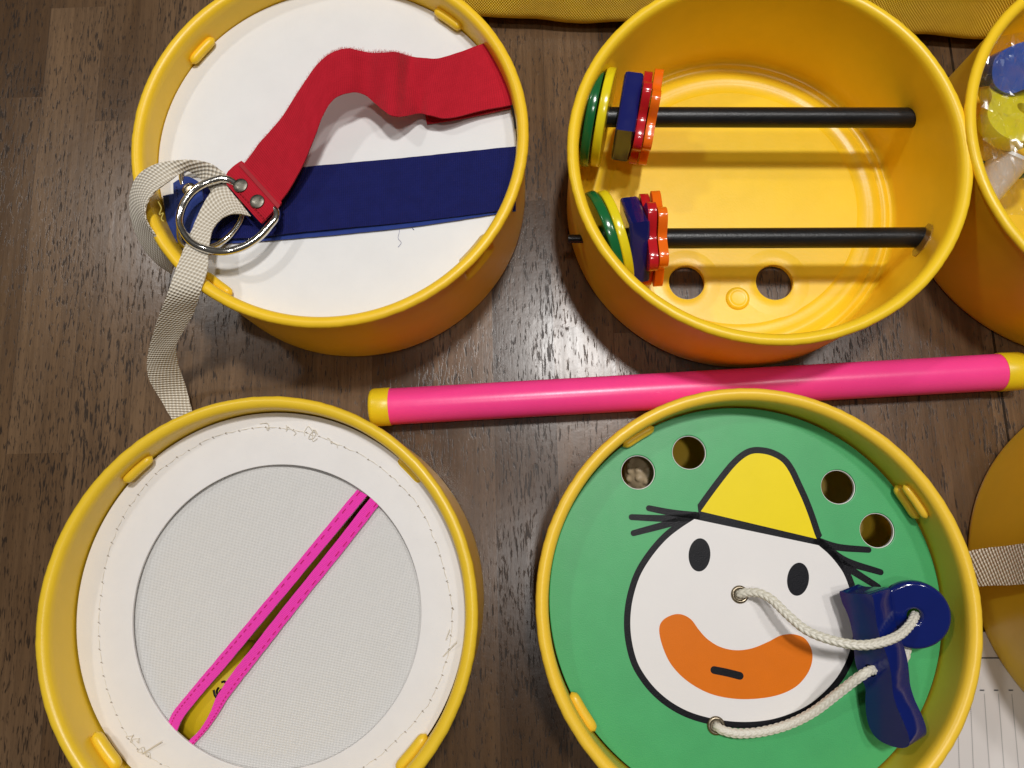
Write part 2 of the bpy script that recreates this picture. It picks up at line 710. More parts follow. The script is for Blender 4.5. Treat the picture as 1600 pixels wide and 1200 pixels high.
class Plane:
    """a (tilted) plane of the place: M maps its local xy to the world"""

    def __init__(self, c, nx=0.0, ny=0.0):
        n = Vector((nx, ny, 1)).normalized()
        x = (Vector((1, 0, 0)) - n * n.x).normalized()
        y = n.cross(x)
        self.M = Matrix((x, y, n)).transposed().to_4x4()
        self.M.translation = Vector(c)
        self.n, self.c = n, Vector(c)
        self.I = self.M.inverted()

    def loc(self, px, py, h=0.0):
        d = ray(px, py)
        o = self.c + self.n * h
        k = (o - CAM).dot(self.n) / d.dot(self.n)
        q = self.I @ (CAM + d * k)
        return (q.x, q.y)

    def pts(self, lst, h=0.0):
        return [self.loc(x, y, h) for x, y in lst]

    def world(self, x, y, z=0.0):
        return self.M @ Vector((x, y, z))


# ------------------------------------------------------------------ the table top
bm = bmesh.new()
bmesh.ops.create_cube(bm, size=1)
bmesh.ops.scale(bm, vec=(1.9, 1.5, .03), verts=bm.verts)
bmesh.ops.translate(bm, vec=(.02, .2, -.015), verts=bm.verts)
tag(obj('table_top', bm, 'walnut_boards'), 'dark walnut board table top under all the toys', 'table', kind='structure')

# ------------------------------------------------------------------ tubs
R = .12
TUB = {1: (Vector((-.09222, .24053, 0)), .08918, .11752), 2: (Vector((.16776, .20073, 0)), .08548, .11579),
       3: (Vector((-.15137, -.03282, 0)), .08390, .11855), 4: (Vector((.11832, -.05827, 0)), .07800, .11729),
       5: (Vector((.4028, .1808, 0)), .088, .117), 6: (Vector((.3930, -.0755, 0)), .085, .117)}


def inner_r(i, z):
    c, H, Rb = TUB[i]
    return (Rb - .0042) + (R - .0072 - (Rb - .0042)) * z / H


def make_tub(i, label, mat, tabs=(), notches=(), holes=(), ridges=False):
    c, H, Rb = TUB[i]
    t = thing('toy_tub', c, label, 'tub', 'yellow plastic tubs on the table')
    ro = R - .0022                      # outside of the wall right below the lip
    prof = [(0, .0012), (Rb - .006, .0012), (Rb - .002, .0002), (Rb - .0004, .0012)]
    rows = 44
    for k in range(1, rows + 1):
        z = .0012 + (H - .0052 - .0012) * k / rows
        prof.append((Rb + (ro - Rb) * (z / H), z))
    prof += [(R - .0016, H - .0050), (R - .0004, H - .0042), (R, H - .0028), (R - .0005, H - .0013), (R - .0016, H - .0004),
             (R - .0031, H), (R - .0048, H - .0004), (R - .0062, H - .0015), (R - .0071, H - .0032)]
    zf = .0042
    ri0 = Rb - .0042
    rows = 30
    for k in range(1, rows + 1):
        z = H - .0045 + (zf + .004 - (H - .0045)) * k / rows
        prof.append((inner_r(i, z), z))
    prof += [(ri0 - .0008, zf + .0012), (ri0 - .0024, zf)]
    if ridges:
        prof += [(.1085, zf), (.1076, zf + .0007), (.1060, zf + .0010), (.1042, zf + .0006), (.1030, zf - .0003),
                 (.1012, zf + .0003), (.0990, zf + .0011), (.0965, zf + .0011), (.0945, zf + .0004), (.0930, zf),
                 (.0885, zf), (.0872, zf + .0003), (.0860, zf + .0008)]
    angs = [math.atan2(p.y - c.y, p.x - c.x) for p in [at(x, y, H * .7) for x, y in notches]]

    def fn(r, z, a):
        for th in angs:
            d = (a - th + PI) % (2 * PI) - PI
            arc = abs(d) * R
            if arc < .0125 and H - .026 < z < H - .0054 and r > R - .03:
                s = min(1, (.0125 - arc) / .0014)
                ztop = min(1, (z - (H - .026)) / .009)
                r = r - (.0048 if r > inner_r(i, z) + .0015 else .0022) * s * min(1, ztop)
        # hand-trimmed wavy lip
        if z > H - .006 and r > R - .004:
            r += .00022 * mnoise.noise(Vector((math.cos(a) * 26, math.sin(a) * 26, i * 3.1))) + .0001 * mnoise.noise(Vector((math.cos(a) * 70, math.sin(a) * 70, i * 5.1)))
        return r
    bm = bmesh.new()
    if not holes:
        prof += [(.05, zf + (.0008 if ridges else 0)), (0, zf + (.0008 if ridges else 0))]
        lathe(bm, prof, 480, c, fn=fn)
    else:
        prof = prof[1:]
        prof[0] = (.0858, .0012)
        lathe(bm, prof, 480, c, fn=fn)
        hl = [[(x, y) for x, y in circle2(h[0] - c.x, h[1] - c.y, h[2], 64)] for h in holes]
        plate(bm, circle2(0, 0, .0862, 480), hl, .0012, zf + .0008, Matrix.Translation(c))
        for h in holes:                 # raised pad round each finger hole
            lathe(bm, [(h[2] + .0001, zf + .0006), (h[2] + .0002, zf + .0009), (h[2] + .0006, zf + .0011), (h[2] + .0060, zf + .0011), (h[2] + .0095, zf + .0009), (h[2] + .0125, zf + .0007)], 64, (h[0], h[1], 0))
    obj('shell', bm, mat, t, 50)
    for (px, py, ln, zz, rad) in tabs:
        z = zz
        # find the point on the inner wall at that place
        p = at(px, py, z)
        th = math.atan2(p.y - c.y, p.x - c.x)
        rr = inner_r(i, z) - rad * .55
        pts = []
        for k in range(15):
            a = th + (k / 14 - .5) * ln / rr
            pts.append(Vector((c.x + rr * math.cos(a), c.y + rr * math.sin(a), z)))
        bm = bmesh.new()
        sweep(bm, pts, lambda u, rad=rad: rad * max(.12, (1 - abs(2 * u - 1) ** 6) ** .5), 14)
        obj('retaining_tab', bm, mat, t, 60)
    return t


ZP1, ZP4 = .069, .0525
tub1 = make_tub(1, 'yellow plastic tub closed by a plain white panel with straps across it', 'tub_yellow',
                tabs=((315, 78, .022, ZP1 + .0042, .0030), (700, 30, .022, ZP1 + .0042, .0030), (338, 447, .022, ZP1 + .0042, .0030), (762, 402, .022, ZP1 + .0042, .0030)),
                notches=((757, 420),))
h1, h2 = at(1073, 441, .005), at(1210, 441, .005)
tub2 = make_tub(2, 'open yellow plastic tub with two bead rods across it and two holes in its floor', 'tub_yellow_warm',
                holes=((h1.x, h1.y, .0122), (h2.x, h2.y, .0126)), ridges=True)
bm = bmesh.new()
lathe(bm, [(.0082, .0048), (.0078, .0062), (.0066, .0072), (.0058, .0074), (.005, .0070), (.004, .0069), (0, .0069)], 40, at(1153, 466, .006) * 1.0 - Vector((0, 0, .006)))
obj('floor_boss', bm, 'tub_yellow_warm', tub2, 60)
tub3 = make_tub(3, 'yellow plastic tub covered by a white ring panel with a pink-edged cloth slit', 'tub_yellow_lemon',
                tabs=((213, 730, .021, .0705, .0030), (642, 735, .021, .0690, .0030), (172, 1168, .024, .0660, .0036), (650, 1182, .024, .0690, .0034)))
tub4 = make_tub(4, 'yellow plastic tub around a green panel with a printed clown face', 'tub_yellow_pale',
                tabs=((1000, 686, .022, ZP4 + .004, .0029), (1413, 787, .022, ZP4 + .004, .0034), (1436, 780, .022, ZP4 + .0125, .0026), (905, 1116, .024, ZP4 + .004, .0032)))
tub5 = make_tub(5, 'yellow plastic tub at the right edge holding toys in a clear bag', 'tub_yellow_warm')
tub6 = make_tub(6, 'yellow plastic tub cut off by the right edge, webbing strap against its wall', 'tub_yellow_warm', notches=((1606, 722),))

# glue patch and strap slot are parts of their tubs
bm = bmesh.new()
g = at(1461, 386, .052)
cc = TUB[2][0]
th0 = math.atan2(g.y - cc.y, g.x - cc.x)
vs = []
for (da, dz) in ((-.011, -.001), (-.008, .007), (-.002, .010), (.005, .009), (.009, .006), (.012, .001), (.010, -.006), (.004, -.008), (-.004, -.009), (-.008, -.006)):
    z = .053 + dz
    a = th0 + da / .112
    r = inner_r(2, z)
    vs.append((Vector((cc.x + (r - .0006) * math.cos(a), cc.y + (r - .0006) * math.sin(a), z)), Vector((cc.x + (r + .001) * math.cos(a), cc.y + (r + .001) * math.sin(a), z))))
top = [bm.verts.new(a) for a, b in vs]
bot = [bm.verts.new(b) for a, b in vs]
bm.faces.new(top)
for k in range(len(vs)):
    j = (k + 1) % len(vs)
    bm.faces.new((top[k], bot[k], bot[j], top[j]))
obj('glue_patch', bm, 'glue', tub2, label='brown dried glue patch at the rod end')

c1 = TUB[1][0]
bm = bmesh.new()
p = at(797, 176, .075)
a0 = math.atan2(p.y - c1.y, p.x - c1.x)
pts = []
for k in range(13):
    a = a0 + (k / 12 - .5) * .042 / .113 + .09
    r = inner_r(1, .0745) + .0004
    pts.append(Vector((c1.x + r * math.cos(a), c1.y + r * math.sin(a), .0748)))
sweep(bm, pts, .0017, 8)
obj('strap_slot', bm, 'dark_slot', tub1)

# ------------------------------------------------------------------ tub 1: white panel
pl1 = Plane((c1.x, c1.y, ZP1))
bm = bmesh.new()
plate(bm, circle2(0, 0, inner_r(1, ZP1) - .0004, 160), (), -.0024, 0, pl1.M, bevel=.0005)
tag(obj('drum_panel', bm, 'white_panel', loc=pl1.c), 'plain round white panel set inside the strap tub', 'panel')


def E3(lst):
    return [at(x, y, z) for x, y, z in lst]


# blue strap: two layers lying across the panel
zb = ZP1
bl = thing('fabric_strap', at(530, 310, zb), 'navy blue tape strap lying flat across the white panel', 'strap')
bm = bmesh.new()
ribbon(bm, E3([(255, 306, zb + .0015), (330, 292, zb + .0015), (470, 268, zb + .0012), (640, 252, zb + .0012), (806, 230, zb + .0012)]),
       E3([(266, 378, zb + .0012), (330, 382, zb + .0012), (470, 372, zb + .0012), (640, 355, zb + .0012), (806, 330, zb + .0012)]), .0014, 60, 8)
obj('lower_band', bm, 'blue_loop_tape', bl, label='brighter blue fuzzy underside band')
bm = bmesh.new()
ribbon(bm, E3([(300, 288, zb + .0045), (380, 276, zb + .0036), (470, 262, zb + .0030), (640, 246, zb + .0028), (806, 229, zb + .0028)]),
       E3([(318, 372, zb + .0045), (390, 372, zb + .0040), (470, 363, zb + .0036), (640, 347, zb + .0028), (806, 327, zb + .0026)]), .0014, 60, 8, wob=.0003)
obj('upper_band', bm, 'blue_tape', bl)
bm = bmesh.new()
# stitched end flap standing beside the rim
ribbon(bm, E3([(271, 286, zb + .0050), (292, 276, zb + .0054), (316, 287, zb + .0054)]),
       E3([(276, 370, zb + .0030), (300, 368, zb + .0046), (322, 366, zb + .0050)]), .0014, 16, 6)
flap = obj('end_flap', bm, 'blue_loop_tape', bl)
bm = bmesh.new()
for k in range(14):
    y0 = 289 + k * 5.6
    x0 = 275 + k * .45
    sweep(bm, [at(x0, y0, zb + .0062 - k * .00012), at(x0 + .2, y0 + 3.2, zb + .0062 - k * .00012)], .00028, 5)
obj('stitching', bm, 'thread_blue', flap)
bm = bmesh.new()
lathe(bm, [(.0024, 0), (.0026, .0006), (.0034, .0008), (.0042, .0004), (.0044, -.0004), (.0026, -.0006)], 28, at(296, 296, zb + .0062), close=True)
lathe(bm, [(0, -.0001), (.0025, .0001)], 28, at(296, 296, zb + .0062))
obj('eyelet', bm, 'antique_brass', flap)
# loose blue thread ends
bm = bmesh.new()
for base in (((625, 348), (624, 362), (622, 372), (627, 379), (622, 386)), ((644, 346), (642, 353), (647, 359), (644, 357)), ((716, 340), (717, 344), (721, 342), (720, 338))):
    bm = bmesh.new()
    sweep(bm, cr([at(x, y, zb + .0005) for x, y in base], 24), .00009, 5)
    obj('loose_thread', bm, 'thread_blue', bl)

# red strap: rises from the ring, arches and dives into the slot of the wall
red = thing('fabric_strap', at(620, 130, zb), 'red fuzzy tape strap arching over the white panel to a riveted end', 'strap')
A = E3([(362, 276, .0795), (385, 252, .0835), (408, 222, .088), (440, 184, .093), (470, 138, .098), (497, 100, .1015), (520, 82, .1025), (545, 76, .1015), (575, 82, .0970), (600, 82, .1000), (620, 82, .0960), (642, 89, .0865),
        (662, 91, .0890), (685, 91, .0870), (717, 82, .0830), (748, 71, .0795), (775, 60, .0770)])
B = E3([(420, 333, .0790), (441, 312, .083), (457, 288, .086), (477, 250, .089), (492, 214, .092), (505, 180, .094), (522, 155, .0945), (546, 145, .0935), (567, 147, .0890), (587, 162, .0870), (610, 180, .0905), (630, 182, .0860),
        (655, 177, .0785), (672, 181, .0815), (700, 185, .0795), (745, 175, .0765), (804, 164, .0752)])
bm = bmesh.new()
ribbon(bm, A, B, .0018, 140, 10, wob=.0007, seed=3)
obj('band', bm, 'red_tape', red)
bm = bmesh.new()
ribbon(bm, E3([(652, 110, zb + .002), (720, 100, zb + .002), (790, 88, zb + .003)]), E3([(667, 194, zb + .0018), (720, 186, zb + .002), (803, 168, zb + .003)]), .0016, 40, 6, wob=.0002)
obj('return_band', bm, 'red_tape', red)
# folded riveted end
bm = bmesh.new()
ribbon(bm, E3([(350, 282, .0855), (358, 268, .0868), (370, 257, .0862), (377, 253, .084)]), E3([(409, 349, .0850), (420, 338, .0866), (432, 326, .0862), (440, 318, .084)]), .0030, 18, 10, wob=.0002)
fold = obj('folded_end', bm, 'red_tape', red)
bm = bmesh.new()
ribbon(bm, E3([(373, 258, .0880), (377, 254, .0880)]), E3([(434, 326, .0878), (438, 321, .0878)]), .0012, 6, 8)
for q in range(16):
    u = q / 15
    x, y = 356 + (415 - 356) * u, 282 + (343 - 282) * u
    sweep(bm, [at(x - 1.4, y - 1.4, .0886), at(x + 1.0, y + 1.0, .0886)], .00022, 5)
obj('stitching', bm, 'thread_red', fold)
for (x, y) in ((376, 290), (402, 315)):
    bm = bmesh.new()
    lathe(bm, [(.0042, -.0006), (.0044, .0003), (.0041, .0008), (.0031, .0011), (.0015, .0012), (0, .0012)], 32, at(x, y, .0880))
    obj('rivet', bm, 'gunmetal', fold)
# fuzzy selvedge of the hook tape
bm = bmesh.new()
Ad, Bd = cr(A, 900), cr(B, 900)
for k in range(40, 620):
    for rep in range(2):
        p = Ad[k] + Vector((random.uniform(-1, 1), random.uniform(-1, 1), random.uniform(-1, 1))) * .0005
        out = (Ad[k] - Bd[k]).normalized()
        q = p + out * random.uniform(.0002, .0013) * (.5 + abs(mnoise.noise(Vector((k * .05, 0, 0)))) * 1.8) + Vector((random.uniform(-1, 1), random.uniform(-1, 1), random.uniform(-1, 1))) * .0007
        mid = p.lerp(q, .5) + Vector((random.uniform(-1, 1), random.uniform(-1, 1), random.uniform(-.5, 1))) * .0003
        sweep(bm, [p, mid, q], .00005, 3, cap=False)
o = obj('fuzz', bm, 'fuzz_red', red)

# metal rings
def dring(pts, r, label):
    P = cr([at(*q) for q in pts + pts[:1]], 160)[:-1]
    bm = bmesh.new()
    ctr = sum(P, Vector()) / len(P)
    sweep(bm, P, r, 14, closed=True)
    return tag(obj('metal_ring', bm, 'nickel', loc=ctr), label, 'ring', 'metal rings tying the straps together')


dring([(345, 279, .0885), (320, 287, .0900), (298, 303, .0898), (284, 327, .0890), (282, 352, .0892), (298, 377, .0908), (324, 390, .0918), (352, 393, .0908), (380, 386, .0890), (404, 371, .0876), (421, 353, .0866), (432, 338, .0858), (428, 325, .0852),
       (408, 313, .0850), (380, 295, .0856), (360, 282, .0870)], .0023, 'large nickel D ring held in the riveted red strap end')
dring([(312, 261, .0768), (294, 263, .0762), (284, 272, .0750), (286, 295, .0728), (284, 325, .0725), (280, 355, .0728), (284, 380, .0745), (305, 390, .0752), (340, 382, .0752), (368, 358, .0752), (380, 330, .0756), (372, 300, .0762), (345, 272, .0768)],
      .0017, 'nickel ring underneath, lying on the navy blue strap')

# webbing strap: loop through the ring, over the rim and down to the table
web = thing('webbing_strap', at(265, 560, 0), 'off white woven webbing strap looped through the ring and hanging to the table', 'strap')
WA = E3([(268, 428, .058), (244, 410, .064), (222, 384, .070), (207, 348, .077), (203, 308, .085), (215, 276, .093), (245, 256, .099), (285, 250, .100), (322, 253, .0935), (348, 268, .0872), (368, 288, .0835)])
WB = E3([(272, 412, .074), (258, 392, .082), (242, 366, .090), (229, 344, .096), (228, 322, .099), (240, 302, .0995), (262, 285, .0985), (290, 268, .0945), (312, 278, .0885), (324, 292, .0860), (334, 306, .0835)])
bm = bmesh.new()
ribbon(bm, WA, WB, .0014, 110, 8, wob=.0003, seed=8)
obj('loop', bm, 'webbing', web)
WA = E3([(352, 288, .0845), (332, 298, .0855), (315, 325, .0858), (300, 360, .0866), (285, 395, .0895), (274, 425, .0915), (262, 458, .0880), (249, 492, .0740), (238, 525, .0560), (231, 556, .0400), (232, 588, .0260), (250, 622, .0120), (272, 660, .0030)])
WB = E3([(392, 338, .0838), (374, 334, .0852), (352, 338, .0858), (333, 357, .0866), (326, 390, .0888), (324, 420, .0915), (314, 455, .0885), (303, 488, .0730), (288, 515, .0600), (276, 540, .0480), (279, 570, .0300), (291, 605, .0130), (302, 650, .0030)])
bm = bmesh.new()
ribbon(bm, WA, WB, .0014, 150, 8, wob=.0003, seed=2)
obj('tail', bm, 'webbing', web)
bm = bmesh.new()
sweep(bm, cr([at(x, y, .094) for x, y in ((247, 315), (252, 325), (249, 335), (255, 333), (252, 342), (256, 346))], 30), .0003, 5)
obj('frayed_thread', bm, 'thread_yellow', web)

# ------------------------------------------------------------------ tub 2: rods and beads
ZR = .048
ROD = {'upper': (at(921, 183, ZR), at(1430, 184, ZR)), 'lower': (at(921, 373, ZR), at(1444, 371, ZR))}
c2 = TUB[2][0]
for nm, lab in (('upper', 'black plastic rod across the open tub, the one farther from the floor holes'), ('lower', 'black plastic rod across the open tub, the one next to the floor holes')):
    a, b = ROD[nm]
    d = (b - a).normalized()
    t = thing('bead_rod', a, lab, 'rod', 'black rods across the open tub')
    bm = bmesh.new()
    pts = [a, a + d * .0006] + [a.lerp(b, k / 12) for k in range(1, 12)] + [b - d * .0006, b]
    n = len(pts) - 1
    sweep(bm, pts, lambda u: .0058 if u < .01 or u > .99 else .0064, 28)
    obj('shaft', bm, 'rod_black', t)
    bm = bmesh.new()
    sweep(bm, [b - d * .001, b + d * .0045], .0031, 16)
    obj('end_peg', bm, 'rod_black', t)
    bm = bmesh.new()
    far = a - d * (.0135 if nm == 'lower' else .008)
    sweep(bm, [a + d * .001, far], .0027, 16)
    obj('end_peg', bm, 'rod_black', t)

AXZ = Matrix.Rotation(PI / 2, 4, 'Y')       # local z (plate normal) -> local x (along the rod)


def bead_mesh(name, mat, outer, th, hole=.0085, bev=.0012):
    bm = bmesh.new()
    plate(bm, outer, [circle2(0, 0, hole, 32)], -th / 2, th / 2, None, bevel=bev, segs=3)
    me = bpy.data.meshes.new(name)
    bm.to_mesh(me)
    bm.free()
    me.materials.append(MATS[mat])
    smooth(me, 50)
    return me


def star(r0, amp, k, n=120, ph=0):
    out = []
    for i in range(n):
        a = 2 * PI * i / n
        s = math.cos(k * a + ph)
        r = r0 + amp * (s if s > 0 else s * .9)
        out.append((r * math.cos(a), r * math.sin(a)))
    return out


SQ = .0202
BEADS = {
    'green': ('disc_bead', bead_mesh('disc_bead', 'bead_green', circle2(0, 0, .0312, 96), .0060), .0312),
    'yellow': ('disc_bead', bead_mesh('disc_bead', 'bead_yellow', circle2(0, 0, .0312, 96), .0058), .0312),
    'blue': ('block_bead', bead_mesh('block_bead', 'bead_blue', [(-SQ, -SQ), (SQ, -SQ), (SQ, SQ), (-SQ, SQ)], .0125, .0075, .0022), .0205),
    'red': ('star_bead', bead_mesh('star_bead', 'bead_red', star(.0255, .0050, 5), .0054, .0075, .0016), .027),
    'orange': ('flower_bead', bead_mesh('flower_bead', 'bead_orange', star(.0258, .0042, 6), .0056, .0075, .0016), .027)}
WORDS = {'green': 'green disc bead', 'yellow': 'yellow disc bead', 'blue': 'navy blue square block bead', 'red': 'red wavy star bead', 'orange': 'orange wavy flower bead'}
# kind, px of its crown, roll about the rod, yaw, pitch
SPOTS = {'upper': (('green', 934, .1, -.20, -.05), ('yellow', 952, .4, -.20, -.05), ('blue', 987, .02, -.16, -.03), ('red', 1013, .5, -.16, -.03), ('orange', 1029, .1, -.16, -.03)),
         'lower': (('green', 953, .2, .34, -.05), ('yellow', 970, .7, .30, -.05), ('blue', 1000, .80, .10, -.03), ('red', 1023, .3, .05, -.02), ('orange', 1039, .85, .05, -.02))}
for nm in ('upper', 'lower'):
    a, b = ROD[nm]
    d = (b - a).normalized()
    ang = math.atan2(d.y, d.x)
    py = 183 if nm == 'upper' else 371
    for kind, px, rl, yaw, pitch in SPOTS[nm]:
        on, me, rad = BEADS[kind]
        crown = at(px, py, ZR + rad)
        s = (crown - a).dot(d)
        p = a + d * s
        p.z = ZR - .0010
        o = bpy.data.objects.new(on, me)
        COL.objects.link(o)
        o.matrix_world = Matrix.Translation(p) @ Matrix.Rotation(ang + yaw, 4, 'Z') @ Matrix.Rotation(pitch, 4, 'Y') @ AXZ @ Matrix.Rotation(rl, 4, 'Z')
        tag(o, '%s on the black rod %s the floor holes' % (WORDS[kind], 'farther from' if nm == 'upper' else 'next to'), 'bead', 'beads threaded on the black rods')

# ------------------------------------------------------------------ pink tube
TZ = .0125
ta, tb = at(579, 637, TZ), at(1597, 579.5, TZ)
d = (tb - ta).normalized()
t = thing('plastic_tube', ta.lerp(tb, .5) - Vector((0, 0, TZ)), 'long pink plastic tube with yellow end caps lying between the tubs', 'tube')
bm = bmesh.new()
s0, s1 = .0125, (tb - ta).length - .0150
pts = [ta + d * (s0 + (s1 - s0) * k / 30) for k in range(31)]
sweep(bm, pts, .0121, 40)
obj('tube_body', bm, 'pink_tube', t)
for e, dd, ln in ((ta, d, .0135), (tb, -d, .0160)):
    bm = bmesh.new()
    prof = [(0, 0), (.0095, 0), (.0112, .0005), (.0122, .0016), (.0126, .0030), (.0127, ln - .0004), (.0125, ln), (.0115, ln)]
    q = dd.to_track_quat('Z', 'Y').to_matrix().to_4x4()
    lathe(bm, prof, 40, e, q)
    obj('end_cap', bm, 'cap_yellow', t, 40)

# ------------------------------------------------------------------ tub 3: ring panel with slit cloth
c3 = TUB[3][0]
pl3 = Plane((c3.x, c3.y, .0635), nx=-.055, ny=-.035)
RP = .1124
HC = pl3.loc(430, 958, 0)
HR = (Vector(pl3.loc(205, 958)) - Vector(pl3.loc(655, 958))).length / 2
rp = thing('slit_panel', c3, 'white ring panel with stitched satin cloth and a pink ribbon slit', 'panel', M=pl3.M)
bm = bmesh.new()
plate(bm, circle2(0, 0, RP, 200), [circle2(HC[0], HC[1], HR, 160)], -.0012, .0006, pl3.M, bevel=.0004)
obj('ring', bm, 'white_ring', rp)

# slit frame of reference: s along the slit, w across it
sa, sb = Vector(pl3.loc(576, 775)), Vector(pl3.loc(287, 1152))
mid = (sa + sb) / 2
sd = (sb - sa).normalized()
sw = Vector((-sd.y, sd.x))
if (Vector(pl3.loc(300, 800)) - mid).dot(sw) < 0:
    sw = -sw                                    # +w points to the upper left of the photo
LEFT = [(574, 774), (508, 854), (446, 929), (396, 989), (353, 1041), (311, 1090), (286, 1122), (275, 1146)]
RIGHT = [(579, 777), (516, 858), (454, 935), (404, 999), (367, 1046), (340, 1086), (328, 1114), (314, 1138), (293, 1160)]


def sw_of(pt):
    v = Vector(pt) - mid
    return v.dot(sd), v.dot(sw)


LW = sorted(sw_of(pl3.loc(x, y, -.002)) for x, y in LEFT)
RW = sorted(sw_of(pl3.loc(x, y, -.002)) for x, y in RIGHT)


def interp(tab, s):
    if s <= tab[0][0]:
        return tab[0][1]
    for (a, b), (c_, e) in zip(tab, tab[1:]):
        if s <= c_:
            return b + (e - b) * (s - a) / (c_ - a)
    return tab[-1][1]


def cloth_z(s, w):
    z = -.0030
    z += .0018 * mnoise.noise(Vector((s * 12, w * 20, 1.7))) + .0009 * mnoise.noise(Vector((s * 8, w * 55, 4.2)))
    e = math.hypot(s, w) / HR
    return z * (1.0 if e < .8 else 1.0) - .0004


for side, tab in ((1, LW), (-1, RW)):
    bm = bmesh.new()
    lay = bm.loops.layers.uv.verify()
    RC = HR + .006
    hs, hw = sw_of(HC)
    NS, NW = 90, 50
    grid = []
    for i in range(NS + 1):
        s = hs - RC * .999 + 2 * RC * .999 * i / NS
        half = math.sqrt(max(0, RC * RC - (s - hs) ** 2))
        w0 = interp(tab, s)
        w1 = hw + side * half
        if (w1 - w0) * side < .0004:
            w1 = w0 + side * .0004
        row = []
        for j in range(NW + 1):
            w = w0 + (w1 - w0) * j / NW
            q = mid + sd * s + sw * w
            row.append((bm.verts.new(pl3.world(q.x, q.y, cloth_z(s, w))), (s * 100, w * 100)))
        grid.append(row)
    for i in range(NS):
        for j in range(NW):
            cell = (grid[i][j], grid[i + 1][j], grid[i + 1][j + 1], grid[i][j + 1])
            f = bm.faces.new([v for v, _ in cell])
            for lp, (_, uvv) in zip(f.loops, cell):
                lp[lay].uv = uvv
    bmesh.ops.recalc_face_normals(bm, faces=bm.faces)
    bm.normal_update()
    if sum(f.normal.z for f in bm.faces) < 0:
        bmesh.ops.reverse_faces(bm, faces=bm.faces)
    obj('cloth_half', bm, 'satin_cloth', rp, 80)

# pink ribbons along the slit
def pl3w(lst):
    out = []
    for x, y, h in lst:
        q = pl3.loc(x, y, h)
        out.append(pl3.world(q[0], q[1], h))
    return out


ra_out = [(558, 765), (491, 847), (430, 921), (380, 981), (337, 1032), (295, 1082), (270, 1114), (258, 1143)]
bm = bmesh.new()
ribbon(bm, pl3w([(x, y, -.0010) for x, y in ra_out]), pl3w([(x, y, -.0004) for x, y in LEFT]), .0012, 90, 6)
pr1 = obj('ribbon_trim', bm, 'pink_ribbon', rp)
rb_out = [(594, 787), (531, 868), (469, 945), (420, 1008), (384, 1054), (357, 1090), (340, 1117), (323, 1141), (300, 1166)]
bm = bmesh.new()
ribbon(bm, pl3w([(x, y, -.0002 - .0018 * max(0, k - 6) / 4) for k, (x, y) in enumerate(RIGHT)]), pl3w([(x, y, -.0010) for x, y in rb_out]), .0012, 90, 6)
pr2 = obj('ribbon_trim', bm, 'pink_ribbon', rp)
for par, o_, i_ in ((pr1, ra_out, LEFT), (pr2, rb_out, RIGHT)):
    bm = bmesh.new()
    P = cr([Vector((a[0] * .72 + b[0] * .28, a[1] * .72 + b[1] * .28, 0)) for a, b in zip(o_, i_)], 84)
    for k in range(0, 84, 2):
        sweep(bm, pl3w([(P[k].x, P[k].y, .0004), (P[k + 1].x, P[k + 1].y, .0004)]), .00022, 5)
    obj('stitching', bm, 'thread_pink', par)

# sewn seam round the ring
bm = bmesh.new()
bm2 = bmesh.new()
seam_px = [(707, 950), (704, 1000), (695, 1040), (682, 1075), (662, 1110), (635, 1142), (603, 1172), (567, 1200), (520, 1228), (440, 1248), (360, 1240), (300, 1218), (250, 1193), (215, 1170), (195, 1145), (175, 1100), (163, 1060), (156, 1015), (154, 980), (158, 930), (165, 885),
           (178, 840), (197, 800), (222, 764), (250, 735), (290, 706), (335, 683), (375, 672), (420, 667), (470, 674), (515, 688), (560, 708), (600, 735), (635, 768), (660, 800), (680, 845), (697, 900)]
loop = cr([Vector((x, y, 0)) for x, y in seam_px + seam_px[:1]], 1200)
loop = even(loop, 10.6)
prev = None
for k, p in enumerate(loop):
    x, y = p.x + random.uniform(-.8, .8), p.y + random.uniform(-.8, .8)
    if k % 2 == 0:
        nx_, ny_ = loop[(k + 2) % len(loop)].x, loop[(k + 2) % len(loop)].y
        a, b = (x, y), (nx_ - (nx_ - x) * .12, ny_ - (ny_ - y) * .12)
        h = .0008 if (x > 500 or y < 700 or random.random() < .35) else .0004
        m_ = ((a[0] + b[0]) / 2 + random.uniform(-1.5, 1.5), (a[1] + b[1]) / 2 + random.uniform(-1.5, 1.5))
        sweep(bm, pl3w([(a[0], a[1], .0004), (m_[0], m_[1], h + .0003), (b[0], b[1], .0004)]), .00017, 5)
        lathe(bm2, [(0, .0001), (.0004, .0001)], 8, pl3.world(*pl3.loc(x, y, .0006), .0007))
        # short dark cross tick at the needle hole
        sweep(bm2, pl3w([(x - 2, y + random.uniform(-1, 1), .0008), (x + 2, y + random.uniform(1, 3), .0008)]), .00016, 4)
obj('seam_thread', bm, 'thread_white', rp)
obj('needle_holes', bm2, 'thread_grey', rp)
